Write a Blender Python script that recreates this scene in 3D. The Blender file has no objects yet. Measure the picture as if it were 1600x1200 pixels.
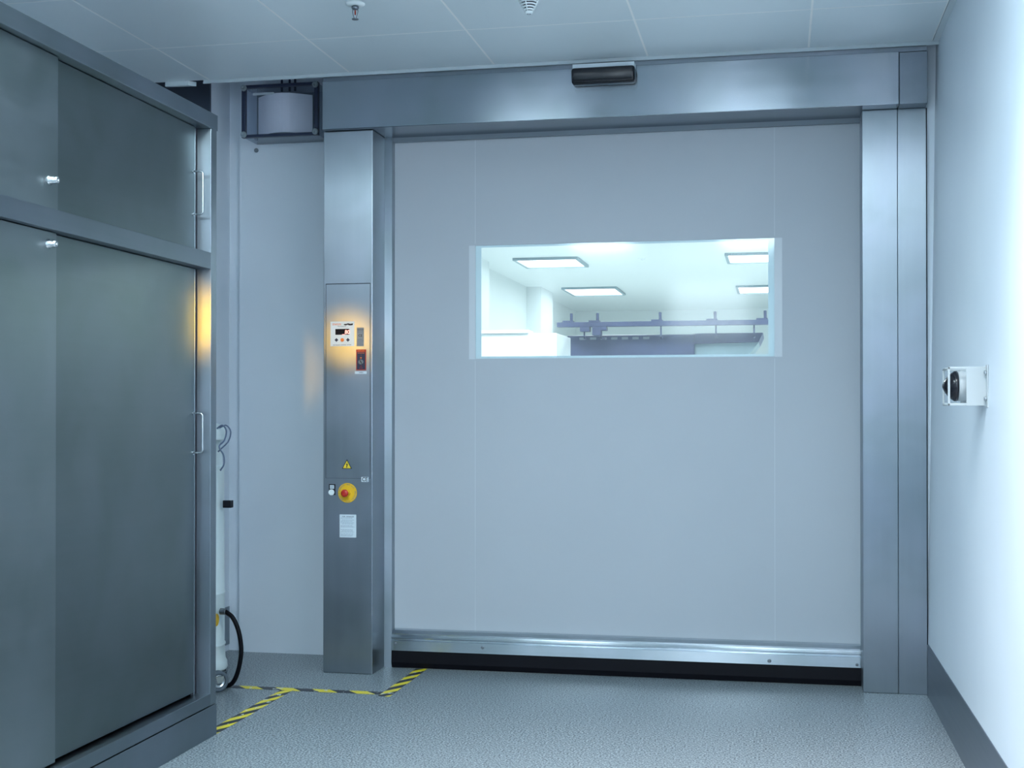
import bpy, bmesh, math, random
from mathutils import Vector, Matrix
random.seed(4)
PI = math.pi
sc = bpy.context.scene
COL = sc.collection

# ---------------------------------------------------------------- camera
cam_d = bpy.data.cameras.new('camera')
cam = bpy.data.objects.new('camera', cam_d); COL.objects.link(cam)
cam_d.sensor_fit = 'HORIZONTAL'; cam_d.sensor_width = 36.0
cam_d.lens = 2046.3 / 1600 * 36.0
cam_d.shift_y = 28.0 / 1600
cam_d.clip_start = 0.05; cam_d.clip_end = 100
cam.location = (0, 0, 1.33)
yaw, pitch = -0.2005, 0.0071
cam.rotation_euler = (PI/2 + pitch, 0, -yaw)
sc.camera = cam

# ---------------------------------------------------------------- world, exposure
w = bpy.data.worlds.new('world'); sc.world = w; w.use_nodes = True
w.node_tree.nodes['Background'].inputs[0].default_value = (0.60, 0.78, 1.0, 1)
w.node_tree.nodes['Background'].inputs[1].default_value = 0.05
vs = sc.view_settings
vs.view_transform = 'Standard'; vs.look = 'None'; vs.gamma = 1.0; vs.use_curve_mapping = False
vs.exposure = 0.66

# ---------------------------------------------------------------- lights
COOL = (0.70, 0.88, 0.955)
def area(name, loc, sx, sy, power, color=COOL, rot=(0, 0, 0), spread=180):
    l = bpy.data.lights.new(name, 'AREA'); l.shape = 'RECTANGLE'; l.size = sx; l.size_y = sy
    l.energy = power; l.color = color; l.spread = math.radians(spread)
    o = bpy.data.objects.new(name, l); o.location = loc; o.rotation_euler = rot; COL.objects.link(o)
    return o
LUM = [  # x, y, sx, sy, power, spread : recessed luminaires in the ceiling grid
    (-1.75, 3.20, 0.60, 1.20, 34, 180),
    (-0.24, 3.20, 0.60, 1.20, 22, 180),
    (-1.75, 0.20, 0.60, 1.20, 30, 180),
    (-0.24, 0.20, 0.60, 1.20, 30, 180),
    ( 0.40, 3.00, 0.40, 1.20, 46, 95),
]
for i, (x, y, sx, sy, p, s) in enumerate(LUM):
    area('ceiling_light_source', (x, y, 3.015), sx, sy, p, COOL if i < 4 else (1.0, 0.87, 0.84), (0, 0, 0), s)
# bright room behind the door
for x, y in ((-1.6, 9.0), (0.6, 9.0), (-1.6, 12.5), (0.8, 12.5), (-1.6, 17.0), (0.8, 17.0)):
    area('far_room_light_source', (x, y, 3.0), 0.7, 0.9, 48, (0.93, 0.98, 1.0))
# two off-frame spots added, standing in for an amber lamp
for tgt, cone, en in (((-2.145, 6.35, 1.70), 4.4, 230), ((-2.335, 4.99, 1.70), 6.0, 230)):
    sp = bpy.data.lights.new('amber_spot', 'SPOT'); sp.energy = en; sp.color = (1.0, 0.50, 0.0)
    sp.spot_size = math.radians(cone); sp.spot_blend = 1.0; sp.shadow_soft_size = 0.06
    so = bpy.data.objects.new('amber_spot', sp); so.location = (-1.75, 1.6, 1.98); COL.objects.link(so)
    so.rotation_euler = (Vector(tgt) - so.location).to_track_quat('-Z', 'Y').to_euler()

# ---------------------------------------------------------------- materials
def mat(name, color, rough=0.5, metal=0.0, spec=0.5, **kw):
    m = bpy.data.materials.new(name); m.use_nodes = True
    b = m.node_tree.nodes['Principled BSDF']
    b.inputs['Base Color'].default_value = (*color, 1)
    b.inputs['Roughness'].default_value = rough
    b.inputs['Metallic'].default_value = metal
    b.inputs['Specular IOR Level'].default_value = spec
    for k, v in kw.items():
        b.inputs[k.replace('_', ' ')].default_value = v
    return m
def steel(name, color, rough, tangent, aniso, brush, var=0.10, wear=0.12):
    """brushed stainless steel; tangent = direction in which highlights spread,
    brush = noise stretch along the brushing"""
    m = mat(name, color, rough, 1.0)
    nt = m.node_tree; N = nt.nodes; Lk = nt.links; b = N['Principled BSDF']
    b.inputs['Anisotropic'].default_value = aniso
    t = N.new('ShaderNodeCombineXYZ')
    for i in range(3): t.inputs[i].default_value = tangent[i] + (0.06, 0.05, 0.055)[i]
    Lk.new(t.outputs[0], b.inputs['Tangent'])
    tc = N.new('ShaderNodeNewGeometry'); mp = N.new('ShaderNodeMapping'); mp.inputs['Scale'].default_value = brush
    Lk.new(tc.outputs['Position'], mp.inputs[0])
    n = N.new('ShaderNodeTexNoise'); n.inputs['Scale'].default_value = 1.0; n.inputs['Detail'].default_value = 6
    Lk.new(mp.outputs[0], n.inputs['Vector'])
    n2 = N.new('ShaderNodeTexNoise'); n2.inputs['Scale'].default_value = 3.2; n2.inputs['Detail'].default_value = 2
    n2.inputs['Distortion'].default_value = 0.4
    Lk.new(tc.outputs['Position'], n2.inputs['Vector'])
    a = N.new('ShaderNodeMath'); a.operation = 'MULTIPLY_ADD'; a.inputs[1].default_value = var; a.inputs[2].default_value = rough - var*0.5
    Lk.new(n.outputs[0], a.inputs[0])
    a2 = N.new('ShaderNodeMath'); a2.operation = 'MULTIPLY_ADD'; a2.inputs[1].default_value = wear
    Lk.new(n2.outputs[0], a2.inputs[0]); Lk.new(a.outputs[0], a2.inputs[2])
    a3 = N.new('ShaderNodeMath'); a3.operation = 'SUBTRACT'; a3.inputs[1].default_value = wear*0.5
    Lk.new(a2.outputs[0], a3.inputs[0]); Lk.new(a3.outputs[0], b.inputs['Roughness'])
    mix = N.new('ShaderNodeMix'); mix.data_type = 'RGBA'
    mott = N.new('ShaderNodeMix'); mott.data_type = 'RGBA'; mott.inputs['A'].default_value = (color[0]*0.80, color[1]*0.84, color[2]*0.80, 1); mott.inputs['B'].default_value = (color[0]*1.15, color[1]*1.12, color[2]*1.18, 1)
    mr = N.new('ShaderNodeMapRange'); mr.inputs[1].default_value = 0.3; mr.inputs[2].default_value = 0.7; Lk.new(n2.outputs[0], mr.inputs[0]); Lk.new(mr.outputs[0], mott.inputs['Factor'])
    mix.inputs['A'].default_value = (*[c*0.88 for c in color], 1); mix.inputs['B'].default_value = (*[min(1, c*1.12) for c in color], 1)
    Lk.new(n.outputs[0], mix.inputs['Factor'])
    fin = N.new('ShaderNodeMix'); fin.data_type = 'RGBA'; fin.inputs['Factor'].default_value = 0.55
    Lk.new(mix.outputs['Result'], fin.inputs['A']); Lk.new(mott.outputs['Result'], fin.inputs['B']); Lk.new(fin.outputs['Result'], b.inputs['Base Color'])
    return m
def noisy(name, c1, c2, scale, rough, bump=0.0, detail=4, spec=0.5, ramp=(0.35, 0.65)):
    m = mat(name, c1, rough, 0, spec)
    nt = m.node_tree; N = nt.nodes; Lk = nt.links; b = N['Principled BSDF']
    g = N.new('ShaderNodeNewGeometry'); n = N.new('ShaderNodeTexNoise')
    n.inputs['Scale'].default_value = scale; n.inputs['Detail'].default_value = detail
    Lk.new(g.outputs['Position'], n.inputs['Vector'])
    r = N.new('ShaderNodeValToRGB'); r.color_ramp.elements[0].position = ramp[0]; r.color_ramp.elements[1].position = ramp[1]
    r.color_ramp.elements[0].color = (*c1, 1); r.color_ramp.elements[1].color = (*c2, 1)
    Lk.new(n.outputs[0], r.inputs[0]); Lk.new(r.outputs[0], b.inputs['Base Color'])
    if bump:
        bp = N.new('ShaderNodeBump'); bp.inputs['Strength'].default_value = bump; bp.inputs['Distance'].default_value = 0.002
        Lk.new(n.outputs[0], bp.inputs['Height']); Lk.new(bp.outputs[0], b.inputs['Normal'])
    return m
def emit(name, color, s):
    m = bpy.data.materials.new(name); m.use_nodes = True
    b = m.node_tree.nodes['Principled BSDF']; b.inputs['Base Color'].default_value = (0.8, 0.8, 0.8, 1)
    b.inputs['Emission Color'].default_value = (*color, 1); b.inputs['Emission Strength'].default_value = s
    return m

M = {}
M['wall'] = noisy('wall_paint', (0.72, 0.79, 0.87), (0.76, 0.83, 0.90), 1.2, 0.45)
M['wall_steel_dark'] = mat('dark_steel_recess', (0.10, 0.12, 0.16), 0.35, 0.9)
M['ceil'] = noisy('ceiling_tile', (0.74, 0.82, 0.86), (0.78, 0.86, 0.90), 0.8, 0.35)
M['ceil_line'] = mat('ceiling_joint_glint', (0.97, 0.98, 0.98), 0.6)  # near-white: glints off the tile bevels put into the colour
M['trim'] = mat('ceiling_trim', (0.62, 0.70, 0.74), 0.4)
M['steel_header'] = steel('steel_brushed_sideways', (0.31, 0.345, 0.385), 0.215, (0, 0, 1), 0.9, (1.6, 10, 22), 0.06, 0.12)
M['steel_col'] = steel('steel_brushed_upright', (0.34, 0.38, 0.42), 0.33, (1, 0, 0), 0.85, (28, 28, 1.2), 0.06, 0.12)
M['steel_side'] = steel('steel_brushed_upright_side', (0.34, 0.38, 0.42), 0.33, (0, 1, 0), 0.85, (28, 28, 1.2), 0.06, 0.12)
M['steel_door'] = steel('cabinet_door_steel', (0.19, 0.225, 0.235), 0.36, (0, 0, 1), 0.35, (60, 0.8, 60), 0.08, 0.16)
M['steel_door2'] = steel('cabinet_door_steel_worn', (0.26, 0.30, 0.31), 0.375, (0, 0, 1), 0.35, (60, 1.6, 40), 0.12, 0.22)
M['steel_frame'] = steel('cabinet_frame_steel', (0.24, 0.275, 0.31), 0.34, (0, 0, 1), 0.4, (40, 1.0, 60), 0.08, 0.10)
M['steel_base'] = steel('baseboard_steel', (0.24, 0.27, 0.31), 0.38, (0, 0, 1), 0.3, (40, 1.0, 60))
M['alu'] = steel('aluminium_bar', (0.55, 0.60, 0.64), 0.20, (0, 0, 1), 0.9, (0.8, 30, 80), 0.04, 0.04)
M['chrome'] = mat('chrome', (0.55, 0.58, 0.6), 0.25, 1.0)
M['screw'] = mat('screw_steel', (0.25, 0.27, 0.30), 0.35, 1.0)
M['curtain'] = noisy('curtain_fabric', (0.43, 0.465, 0.51), (0.45, 0.485, 0.53), 1.0, 0.55)
M['seam'] = noisy('curtain_welded_strip', (0.56, 0.60, 0.64), (0.58, 0.62, 0.66), 2.0, 0.4)
M['rubber'] = mat('black_rubber', (0.004, 0.004, 0.007), 0.5, 0, 0.15)
M['black'] = mat('black_plastic', (0.008, 0.008, 0.013), 0.22)
M['blackmatt'] = mat('black_print', (0.01, 0.01, 0.018), 0.6)
M['white'] = mat('white_plastic', (0.80, 0.86, 0.88), 0.35)
M['label'] = mat('white_label', (0.66, 0.74, 0.80), 0.4)
M['greylabel'] = mat('grey_label', (0.20, 0.24, 0.28), 0.4)
M['print'] = mat('label_print', (0.12, 0.16, 0.22), 0.6)
M['printlight'] = mat('label_print_faint', (0.30, 0.38, 0.46), 0.6)
M['orange'] = mat('orange_print', (0.75, 0.20, 0.04), 0.5)
M['red'] = mat('red_plastic', (0.55, 0.03, 0.02), 0.35)
M['darkred'] = mat('dark_red_print', (0.40, 0.04, 0.02), 0.45)
M['yellow'] = mat('yellow_plastic', (0.85, 0.50, 0.02), 0.4)
M['yellowp'] = mat('yellow_print', (0.85, 0.62, 0.04), 0.45)
M['led'] = emit('red_led_digits', (1.0, 0.10, 0.05), 1.6)
M['navy'] = mat('dark_navy_plastic', (0.02, 0.03, 0.07), 0.4)
M['vac'] = mat('white_enamel', (0.74, 0.84, 0.86), 0.3)
M['greyrub'] = mat('grey_rubber_tyre', (0.10, 0.13, 0.16), 0.5)
M['cable'] = mat('blue_grey_cable', (0.12, 0.17, 0.27), 0.35)
M['diffuser'] = emit('light_diffuser', (0.75, 0.92, 1.0), 3.0)
M['fardiff'] = emit('far_light_diffuser', (0.92, 0.98, 1.0), 3.0)
M['rearglow'] = emit('rear_panel_glow', (0.75, 0.9, 1.0), 4.5)
M['midgrey'] = mat('mid_grey_plastic', (0.32, 0.38, 0.42), 0.4)
M['sheet'] = mat('white_sheet', (0.86, 0.87, 0.95), 0.6)
M['guard'] = mat('pale_grey_coating', (0.42, 0.46, 0.48), 0.4)
M['base_left'] = mat('baseboard_left_steel', (0.24, 0.29, 0.34), 0.4, 0.35)
M['farwhite'] = mat('far_room_white', (0.74, 0.80, 0.80), 0.5)
M['fardark'] = noisy('far_blue_cover', (0.022, 0.035, 0.10), (0.04, 0.06, 0.15), 3, 0.5)
M['farteal'] = mat('far_pale_teal', (0.22, 0.32, 0.36), 0.4)

# floor: fine speckled terrazzo-like vinyl
def floor_mat():
    m = mat('speckled_floor', (0.3, 0.36, 0.4), 0.32, 0, 0.45)
    nt = m.node_tree; N = nt.nodes; Lk = nt.links; b = N['Principled BSDF']
    g = N.new('ShaderNodeNewGeometry')
    n = N.new('ShaderNodeTexNoise'); n.inputs['Scale'].default_value = 130; n.inputs['Detail'].default_value = 3
    Lk.new(g.outputs['Position'], n.inputs['Vector'])
    r = N.new('ShaderNodeValToRGB'); e = r.color_ramp.elements
    e[0].position = 0.38; e[0].color = (0.045, 0.06, 0.075, 1)
    e[1].position = 0.60; e[1].color = (0.36, 0.42, 0.44, 1)
    k = e.new(0.48); k.color = (0.17, 0.205, 0.23, 1)
    Lk.new(n.outputs[0], r.inputs[0])
    v = N.new('ShaderNodeTexVoronoi'); v.inputs['Scale'].default_value = 95
    Lk.new(g.outputs['Position'], v.inputs['Vector'])
    lt = N.new('ShaderNodeMath'); lt.operation = 'LESS_THAN'; lt.inputs[1].default_value = 0.18
    Lk.new(v.outputs['Distance'], lt.inputs[0])
    n3 = N.new('ShaderNodeTexNoise'); n3.inputs['Scale'].default_value = 60
    Lk.new(g.outputs['Position'], n3.inputs['Vector'])
    gt = N.new('ShaderNodeMath'); gt.operation = 'GREATER_THAN'; gt.inputs[1].default_value = 0.54
    Lk.new(n3.outputs[0], gt.inputs[0])
    mu = N.new('ShaderNodeMath'); mu.operation = 'MULTIPLY'; Lk.new(lt.outputs[0], mu.inputs[0]); Lk.new(gt.outputs[0], mu.inputs[1])
    mx = N.new('ShaderNodeMix'); mx.data_type = 'RGBA'; mx.inputs['B'].default_value = (0.50, 0.56, 0.60, 1)
    Lk.new(mu.outputs[0], mx.inputs['Factor']); Lk.new(r.outputs[0], mx.inputs['A']); Lk.new(mx.outputs['Result'], b.inputs['Base Color'])
    bp = N.new('ShaderNodeBump'); bp.inputs['Strength'].default_value = 0.12; bp.inputs['Distance'].default_value = 0.001
    Lk.new(n.outputs[0], bp.inputs['Height']); Lk.new(bp.outputs[0], b.inputs['Normal'])
    return m
M['floor'] = floor_mat()

def hazard_mat():
    m = mat('hazard_tape', (0.8, 0.6, 0.05), 0.4)
    nt = m.node_tree; N = nt.nodes; Lk = nt.links; b = N['Principled BSDF']
    uv = N.new('ShaderNodeUVMap'); s = N.new('ShaderNodeSeparateXYZ'); Lk.new(uv.outputs[0], s.inputs[0])
    f = N.new('ShaderNodeMath'); f.operation = 'FRACT'; Lk.new(s.outputs[0], f.inputs[0])
    lt = N.new('ShaderNodeMath'); lt.operation = 'LESS_THAN'; lt.inputs[1].default_value = 0.5; Lk.new(f.outputs[0], lt.inputs[0])
    mx = N.new('ShaderNodeMix'); mx.data_type = 'RGBA'
    mx.inputs['A'].default_value = (0.018, 0.022, 0.035, 1); mx.inputs['B'].default_value = (0.82, 0.68, 0.02, 1)
    Lk.new(lt.outputs[0], mx.inputs['Factor'])
    g = N.new('ShaderNodeNewGeometry'); n = N.new('ShaderNodeTexNoise'); n.inputs['Scale'].default_value = 22; n.inputs['Detail'].default_value = 4
    Lk.new(g.outputs['Position'], n.inputs['Vector'])
    gt = N.new('ShaderNodeMath'); gt.operation = 'GREATER_THAN'; gt.inputs[1].default_value = 0.63; Lk.new(n.outputs[0], gt.inputs[0])
    m2 = N.new('ShaderNodeMix'); m2.data_type = 'RGBA'; m2.inputs['B'].default_value = (0.6, 0.66, 0.62, 1)
    Lk.new(gt.outputs[0], m2.inputs['Factor']); Lk.new(mx.outputs['Result'], m2.inputs['A']); Lk.new(m2.outputs['Result'], b.inputs['Base Color'])
    return m
M['hazard'] = hazard_mat()

def glass_mat(name, haze, tint, rough=0.03):
    m = bpy.data.materials.new(name); m.use_nodes = True
    nt = m.node_tree; N = nt.nodes; Lk = nt.links; N.clear()
    o = N.new('ShaderNodeOutputMaterial'); t = N.new('ShaderNodeBsdfTransparent'); t.inputs[0].default_value = (*tint, 1)
    d = N.new('ShaderNodeBsdfTranslucent'); d.inputs[0].default_value = (0.9, 0.95, 1, 1)
    g = N.new('ShaderNodeBsdfGlossy'); g.inputs['Roughness'].default_value = rough
    a = N.new('ShaderNodeMixShader'); a.inputs[0].default_value = haze; Lk.new(t.outputs[0], a.inputs[1]); Lk.new(d.outputs[0], a.inputs[2])
    fr = N.new('ShaderNodeLayerWeight'); fr.inputs[0].default_value = 0.5
    pw = N.new('ShaderNodeMath'); pw.operation = 'POWER'; pw.inputs[1].default_value = 5; Lk.new(fr.outputs['Facing'], pw.inputs[0])
    ma = N.new('ShaderNodeMath'); ma.operation = 'MULTIPLY_ADD'; ma.inputs[1].default_value = 0.9; ma.inputs[2].default_value = 0.035; Lk.new(pw.outputs[0], ma.inputs[0])
    c = N.new('ShaderNodeMixShader'); Lk.new(ma.outputs[0], c.inputs[0]); Lk.new(a.outputs[0], c.inputs[1]); Lk.new(g.outputs[0], c.inputs[2])
    Lk.new(c.outputs[0], o.inputs[0])
    return m
M['pane'] = glass_mat('clear_curtain_window', 0.025, (0.93, 0.97, 0.98), 0.08)
M['clear'] = glass_mat('clear_polycarbonate', 0.01, (0.90, 0.92, 0.96), 0.05)

# ---------------------------------------------------------------- mesh helpers
def nb(): return bmesh.new()
def box(bm, x0, x1, y0, y1, z0, z1, bev=0.0, seg=2):
    t = bmesh.new()
    bmesh.ops.create_cube(t, size=1)
    bmesh.ops.scale(t, vec=(abs(x1-x0), abs(y1-y0), abs(z1-z0)), verts=t.verts)
    bmesh.ops.translate(t, vec=((x0+x1)/2, (y0+y1)/2, (z0+z1)/2), verts=t.verts)
    if bev: bmesh.ops.bevel(t, geom=t.edges[:], offset=bev, segments=seg, affect='EDGES', profile=0.5)
    join(bm, t)
def join(bm, t, mtx=None):
    if mtx is not None: bmesh.ops.transform(t, matrix=mtx, verts=t.verts)
    me = bpy.data.meshes.new('tmp'); t.to_mesh(me); t.free(); bm.from_mesh(me); bpy.data.meshes.remove(me)
def lathe(bm, prof, seg=32, mtx=None, smooth=True):
    """prof: list of (r, z) from bottom to top, revolved about Z"""
    t = bmesh.new(); rings = []
    for r, z in prof:
        if r < 1e-6: rings.append([t.verts.new((0, 0, z))])
        else: rings.append([t.verts.new((r*math.cos(2*PI*k/seg), r*math.sin(2*PI*k/seg), z)) for k in range(seg)])
    for a, b in zip(rings, rings[1:]):
        for k in range(seg):
            k2 = (k+1) % seg
            if len(a) == 1 and len(b) == 1: continue
            if len(a) == 1: t.faces.new((a[0], b[k2], b[k]))
            elif len(b) == 1: t.faces.new((a[k], a[k2], b[0]))
            else: t.faces.new((a[k], a[k2], b[k2], b[k]))
    for f in t.faces: f.smooth = smooth
    join(bm, t, mtx)
def cyl(bm, c, r, h, axis='Z', seg=24, bev=0.0):
    b = min(bev, r*0.5)
    pr = [(0, 0), (r-b, 0), (r, b), (r, h-b), (r-b, h), (0, h)] if b else [(0, 0), (r, 0), (r, h), (0, h)]
    lathe(bm, pr, seg, Matrix.Translation(c) @ AX[axis], smooth=False)
AX = {'Z': Matrix.Identity(4), 'X': Matrix.Rotation(PI/2, 4, 'Y'), '-X': Matrix.Rotation(-PI/2, 4, 'Y'),
      '-Y': Matrix.Rotation(PI/2, 4, 'X'), 'Y': Matrix.Rotation(-PI/2, 4, 'X'), '-Z': Matrix.Rotation(PI, 4, 'X')}
def smooth_path(pts, n=8):
    pts = [Vector(p) for p in pts]; out = []
    P = [pts[0]*2-pts[1]] + pts + [pts[-1]*2-pts[-2]]
    for i in range(1, len(P)-2):
        for k in range(n):
            t = k/n; a, b, c, d = P[i-1:i+3]
            out.append(0.5*((2*b)+(c-a)*t+(2*a-5*b+4*c-d)*t*t+(3*b-a-3*c+d)*t**3))
    out.append(pts[-1]); return out
def tube(bm, pts, r, seg=10):
    t = bmesh.new(); pts = [Vector(p) for p in pts]; rings = []
    up = None
    for i, p in enumerate(pts):
        d = (pts[min(i+1, len(pts)-1)] - pts[max(i-1, 0)]).normalized()
        if up is None:
            up = Vector((0, 0, 1)) if abs(d.z) < 0.9 else Vector((0, 1, 0))
        u = d.cross(up).normalized(); v = u.cross(d).normalized(); up = v
        rings.append([t.verts.new(p + (u*math.cos(2*PI*k/seg) + v*math.sin(2*PI*k/seg))*r) for k in range(seg)])
    for a, b in zip(rings, rings[1:]):
        for k in range(seg): t.faces.new((a[k], a[(k+1) % seg], b[(k+1) % seg], b[k]))
    t.faces.new(rings[0][::-1]); t.faces.new(rings[-1])
    for f in t.faces: f.smooth = True
    join(bm, t)
def prism(bm, poly, axis, a, b):
    """extrude 2-D polygon: axis 'X' -> poly (y,z); 'Y' -> (x,z); 'Z' -> (x,y)"""
    t = bmesh.new()
    def P(p, h): return {'X': (h, p[0], p[1]), 'Y': (p[0], h, p[1]), 'Z': (p[0], p[1], h)}[axis]
    A = [t.verts.new(P(p, a)) for p in poly]; B = [t.verts.new(P(p, b)) for p in poly]
    t.faces.new(A); t.faces.new(B[::-1]); n = len(poly)
    for i in range(n): t.faces.new((A[i], B[i], B[(i+1) % n], A[(i+1) % n]))
    bmesh.ops.recalc_face_normals(t, faces=t.faces); join(bm, t)
def obj(name, bm, m, parent=None, origin=None):
    bmesh.ops.recalc_face_normals(bm, faces=bm.faces)
    me = bpy.data.meshes.new(name)
    if origin is not None: bmesh.ops.translate(bm, vec=-Vector(origin), verts=bm.verts)
    bm.to_mesh(me); bm.free()
    o = bpy.data.objects.new(name, me)
    for mm in (m if isinstance(m, (list, tuple)) else [m]): me.materials.append(M[mm] if isinstance(mm, str) else mm)
    if parent is not None:
        o.parent = parent
        rx = parent; off = Vector((0, 0, 0))
        while rx is not None: off += rx.location; rx = rx.parent
        o.location = (Vector(origin) if origin is not None else Vector((0, 0, 0))) - off
    elif origin is not None: o.location = origin
    COL.objects.link(o); return o
def bx(name, m, parent, *a, bev=0.0, seg=2):
    bm = nb(); box(bm, *a, bev=bev, seg=seg)
    return obj(name, bm, m, parent)
def tag(o, label=None, cat=None, group=None, kind=None):
    if label: o['label'] = label
    if cat: o['category'] = cat
    if group: o['group'] = group
    if kind: o['kind'] = kind
    return o
def thing(name, label, cat, loc, group=None):
    o = bpy.data.objects.new(name, None); o.location = loc; o.empty_display_size = 0.1
    COL.objects.link(o); return tag(o, label, cat, group)
def struct(name, bm, m, parent=None, label=None):
    o = obj(name, bm, m, parent)
    if parent is None: o['kind'] = 'structure'
    if label: o['label'] = label
    return o
def copy_tree(o, loc):
    c = o.copy(); COL.objects.link(c); c.location = loc
    for ch in list(o.children):
        d = ch.copy(); COL.objects.link(d); d.parent = c
        for g in list(ch.children):
            e = g.copy(); COL.objects.link(e); e.parent = d
    return c
def text(name, s, size, loc, m, parent, face='-Y', align='CENTER', sx=1.0, depth=0.0004, rot=0.0):
    cu = bpy.data.curves.new('t', 'FONT'); cu.body = s; cu.size = size; cu.extrude = depth
    cu.align_x = align; cu.align_y = 'CENTER'; cu.resolution_u = 3; cu.offset = size*0.012
    to = bpy.data.objects.new('t', cu); COL.objects.link(to)
    dg = bpy.context.evaluated_depsgraph_get(); me = bpy.data.meshes.new_from_object(to.evaluated_get(dg))
    bpy.data.objects.remove(to); bpy.data.curves.remove(cu)
    bm = nb(); bm.from_mesh(me); bpy.data.meshes.remove(me)
    mt = Matrix.Translation(loc) @ AX['-Y'] @ Matrix.Rotation(rot, 4, 'Z') @ Matrix.Diagonal((sx, 1, 1, 1))
    bmesh.ops.transform(bm, matrix=mt, verts=bm.verts)
    return obj(name, bm, m, parent)

H = 3.04
# ================================================================ SETTING
bm = nb(); box(bm, -4.2, 1.2, -2.6, 7.02, -0.08, 0.0)
struct('floor', bm, 'floor', label='speckled blue-grey vinyl floor')

# ceiling: metal tiles on a 755 mm grid, edge glints painted as pale joints
bm = nb()
xs = [-3.628, -2.873, -2.119, -1.371, -0.614, 0.143, 0.70]
ys = [6.305, 5.705, 4.955, 4.205, 3.455, 2.705, 1.955, 1.205, 0.455, -0.295, -1.045, -1.795, -2.55]
g = 0.004
for i in range(len(xs)-1):
    for j in range(len(ys)-1):
        x0, x1 = xs[i]+g, xs[i+1]-g
        y0, y1 = ys[j+1]+g, ys[j]-g
        box(bm, x0, x1, y0, y1, H, H+0.02, bev=0.0012, seg=1)
struct('ceiling', bm, 'ceil', label='pale blue-grey metal ceiling tiles')
bm = nb(); box(bm, -3.628, 0.70, -2.55, 6.30, H+0.0005, H+0.03)
struct('trim_1', bm, 'ceil_line', label='joints between the ceiling tiles, bevel glints painted near-white')
# edge trims
bm = nb(); box(bm, -2.91, 0.73, 6.306, 6.312, H-0.014, H+0.02)
box(bm, -2.91, 0.73, 6.300, 6.312, H-0.016, H-0.012)
struct('trim_2', bm, 'trim', label='thin white angle along the front edge of the ceiling')
bm = nb(); box(bm, 0.702, 0.732, -2.55, 6.30, H-0.002, H+0.02)
struct('trim_3', bm, 'trim', label='narrow wall angle of the ceiling at right')
# ceiling continues upward void above the door
bm = nb(); box(bm, -4.2, 1.2, 6.31, 7.02, 3.45, 3.5)
struct('ceiling_void', bm, 'wall')
bm = nb(); prism(bm, [(-3.12, 6.30), (-2.99, 6.30), (-2.96, 6.33), (-3.12, 6.315)], 'Z', H-0.022, H+0.0)
struct('trim_4', bm, 'trim', label='bracket piece at the end of the ceiling trim over the cabinet')

# right wall, minimally out of plumb
def xr(z): return 0.684 + 0.046*z/H
bm = nb()
prism(bm, [(xr(0), 0), (0.95, 0), (0.95, 3.45), (xr(3.45), 3.45)], 'Y', -2.6, 7.02)
struct('wall_right', bm, 'wall')
bm = nb()
prism(bm, [(xr(0)-0.002, 0.0), (xr(0)+0.01, 0), (xr(.24)+0.01, 0.24), (xr(.24)-0.003, 0.24)], 'Y', -2.6, 6.395)
struct('baseboard_right', bm, 'steel_base', label='dark stainless steel baseboard')
bm = nb(); box(bm, -3.75, -3.63, -2.6, 7.02, 0, 3.45)
box(bm, -3.12, -3.0, 6.60, 7.02, 0, 3.45)
struct('wall_left', bm, 'wall')
bm = nb(); box(bm, -3.63, -3.0, 6.58, 6.60, 0, 3.45)
struct('wall_recess', bm, 'wall_steel_dark', label='dark steel wall section above and behind the cabinet')
bm = nb(); box(bm, -3.0, -2.995, 6.60, 6.84, 0.035, 0.245)
struct('baseboard_left', bm, 'base_left', label='stainless steel baseboard in the corner')
bm = nb(); box(bm, -4.2, 1.2, -2.6, -2.5, 0, 3.45)
struct('wall_rear', bm, 'wall')
bm = nb(); box(bm, -1.25, -0.35, -2.5, -2.49, 1.15, 1.85); box(bm, -2.88, -2.68, -2.5, -2.49, 1.15, 1.85)  # added glowing panels, put in only to reflect in the steel
box(bm, -1.25, -0.35, -2.5, -2.49, 2.25, 2.85); box(bm, -2.88, -2.68, -2.5, -2.49, 2.25, 2.85); struct('rear_glow_panel', bm, 'rearglow', label='unseen glowing panels added on the rear wall for reflections in the steel')
# back wall with the door opening
bm = nb()
box(bm, -2.925, -1.99, 6.81, 7.02, 0, 3.45)
box(bm, -3.0, -2.925, 6.845, 7.02, 0, 3.45)
box(bm, 0.42, 1.1, 6.81, 6.9, 0, 3.45)
box(bm, -1.99, 0.42, 6.81, 6.9, 2.80, 3.45)
box(bm, -3.12, -2.90, 6.98, 7.02, 0, 3.45)
box(bm, 0.683, 0.95, 6.43, 6.46, 0, 3.45)
struct('wall_back', bm, 'wall')

# ---- far room
bm = nb(); box(bm, -3.6, 3.2, 7.02, 23.0, -0.08, 0.0); struct('floor_far', bm, 'farwhite')
bm = nb(); box(bm, -3.6, 3.2, 6.9, 23.0, H+0.03, H+0.1); struct('ceiling_far', bm, 'farwhite')
bm = nb(); box(bm, -3.6, 3.2, 22.6, 22.7, 0, H+0.05); struct('wall_far', bm, 'farwhite')
bm = nb(); box(bm, -3.6, -3.45, 7.02, 22.6, 0, H+0.05)
box(bm, -3.45, -3.3, 14.5, 14.9, 0, H+0.05); box(bm, -3.45, -3.25, 18.0, 19.0, 0, H+0.05)
struct('wall_far_left', bm, 'farwhite')
bm = nb(); box(bm, 3.1, 3.2, 7.02, 22.6, 0, H+0.05); struct('wall_far_right', bm, 'farwhite')

# ================================================================ ROLL-UP DOOR
YH, YL, YR, YB, YC = 6.31, 6.35, 6.41, 6.53, 6.60
door = thing('roll_up_door', 'large stainless steel framed roll-up door with grey curtain and long window', 'door', (-0.79, 6.5, 0))
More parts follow.
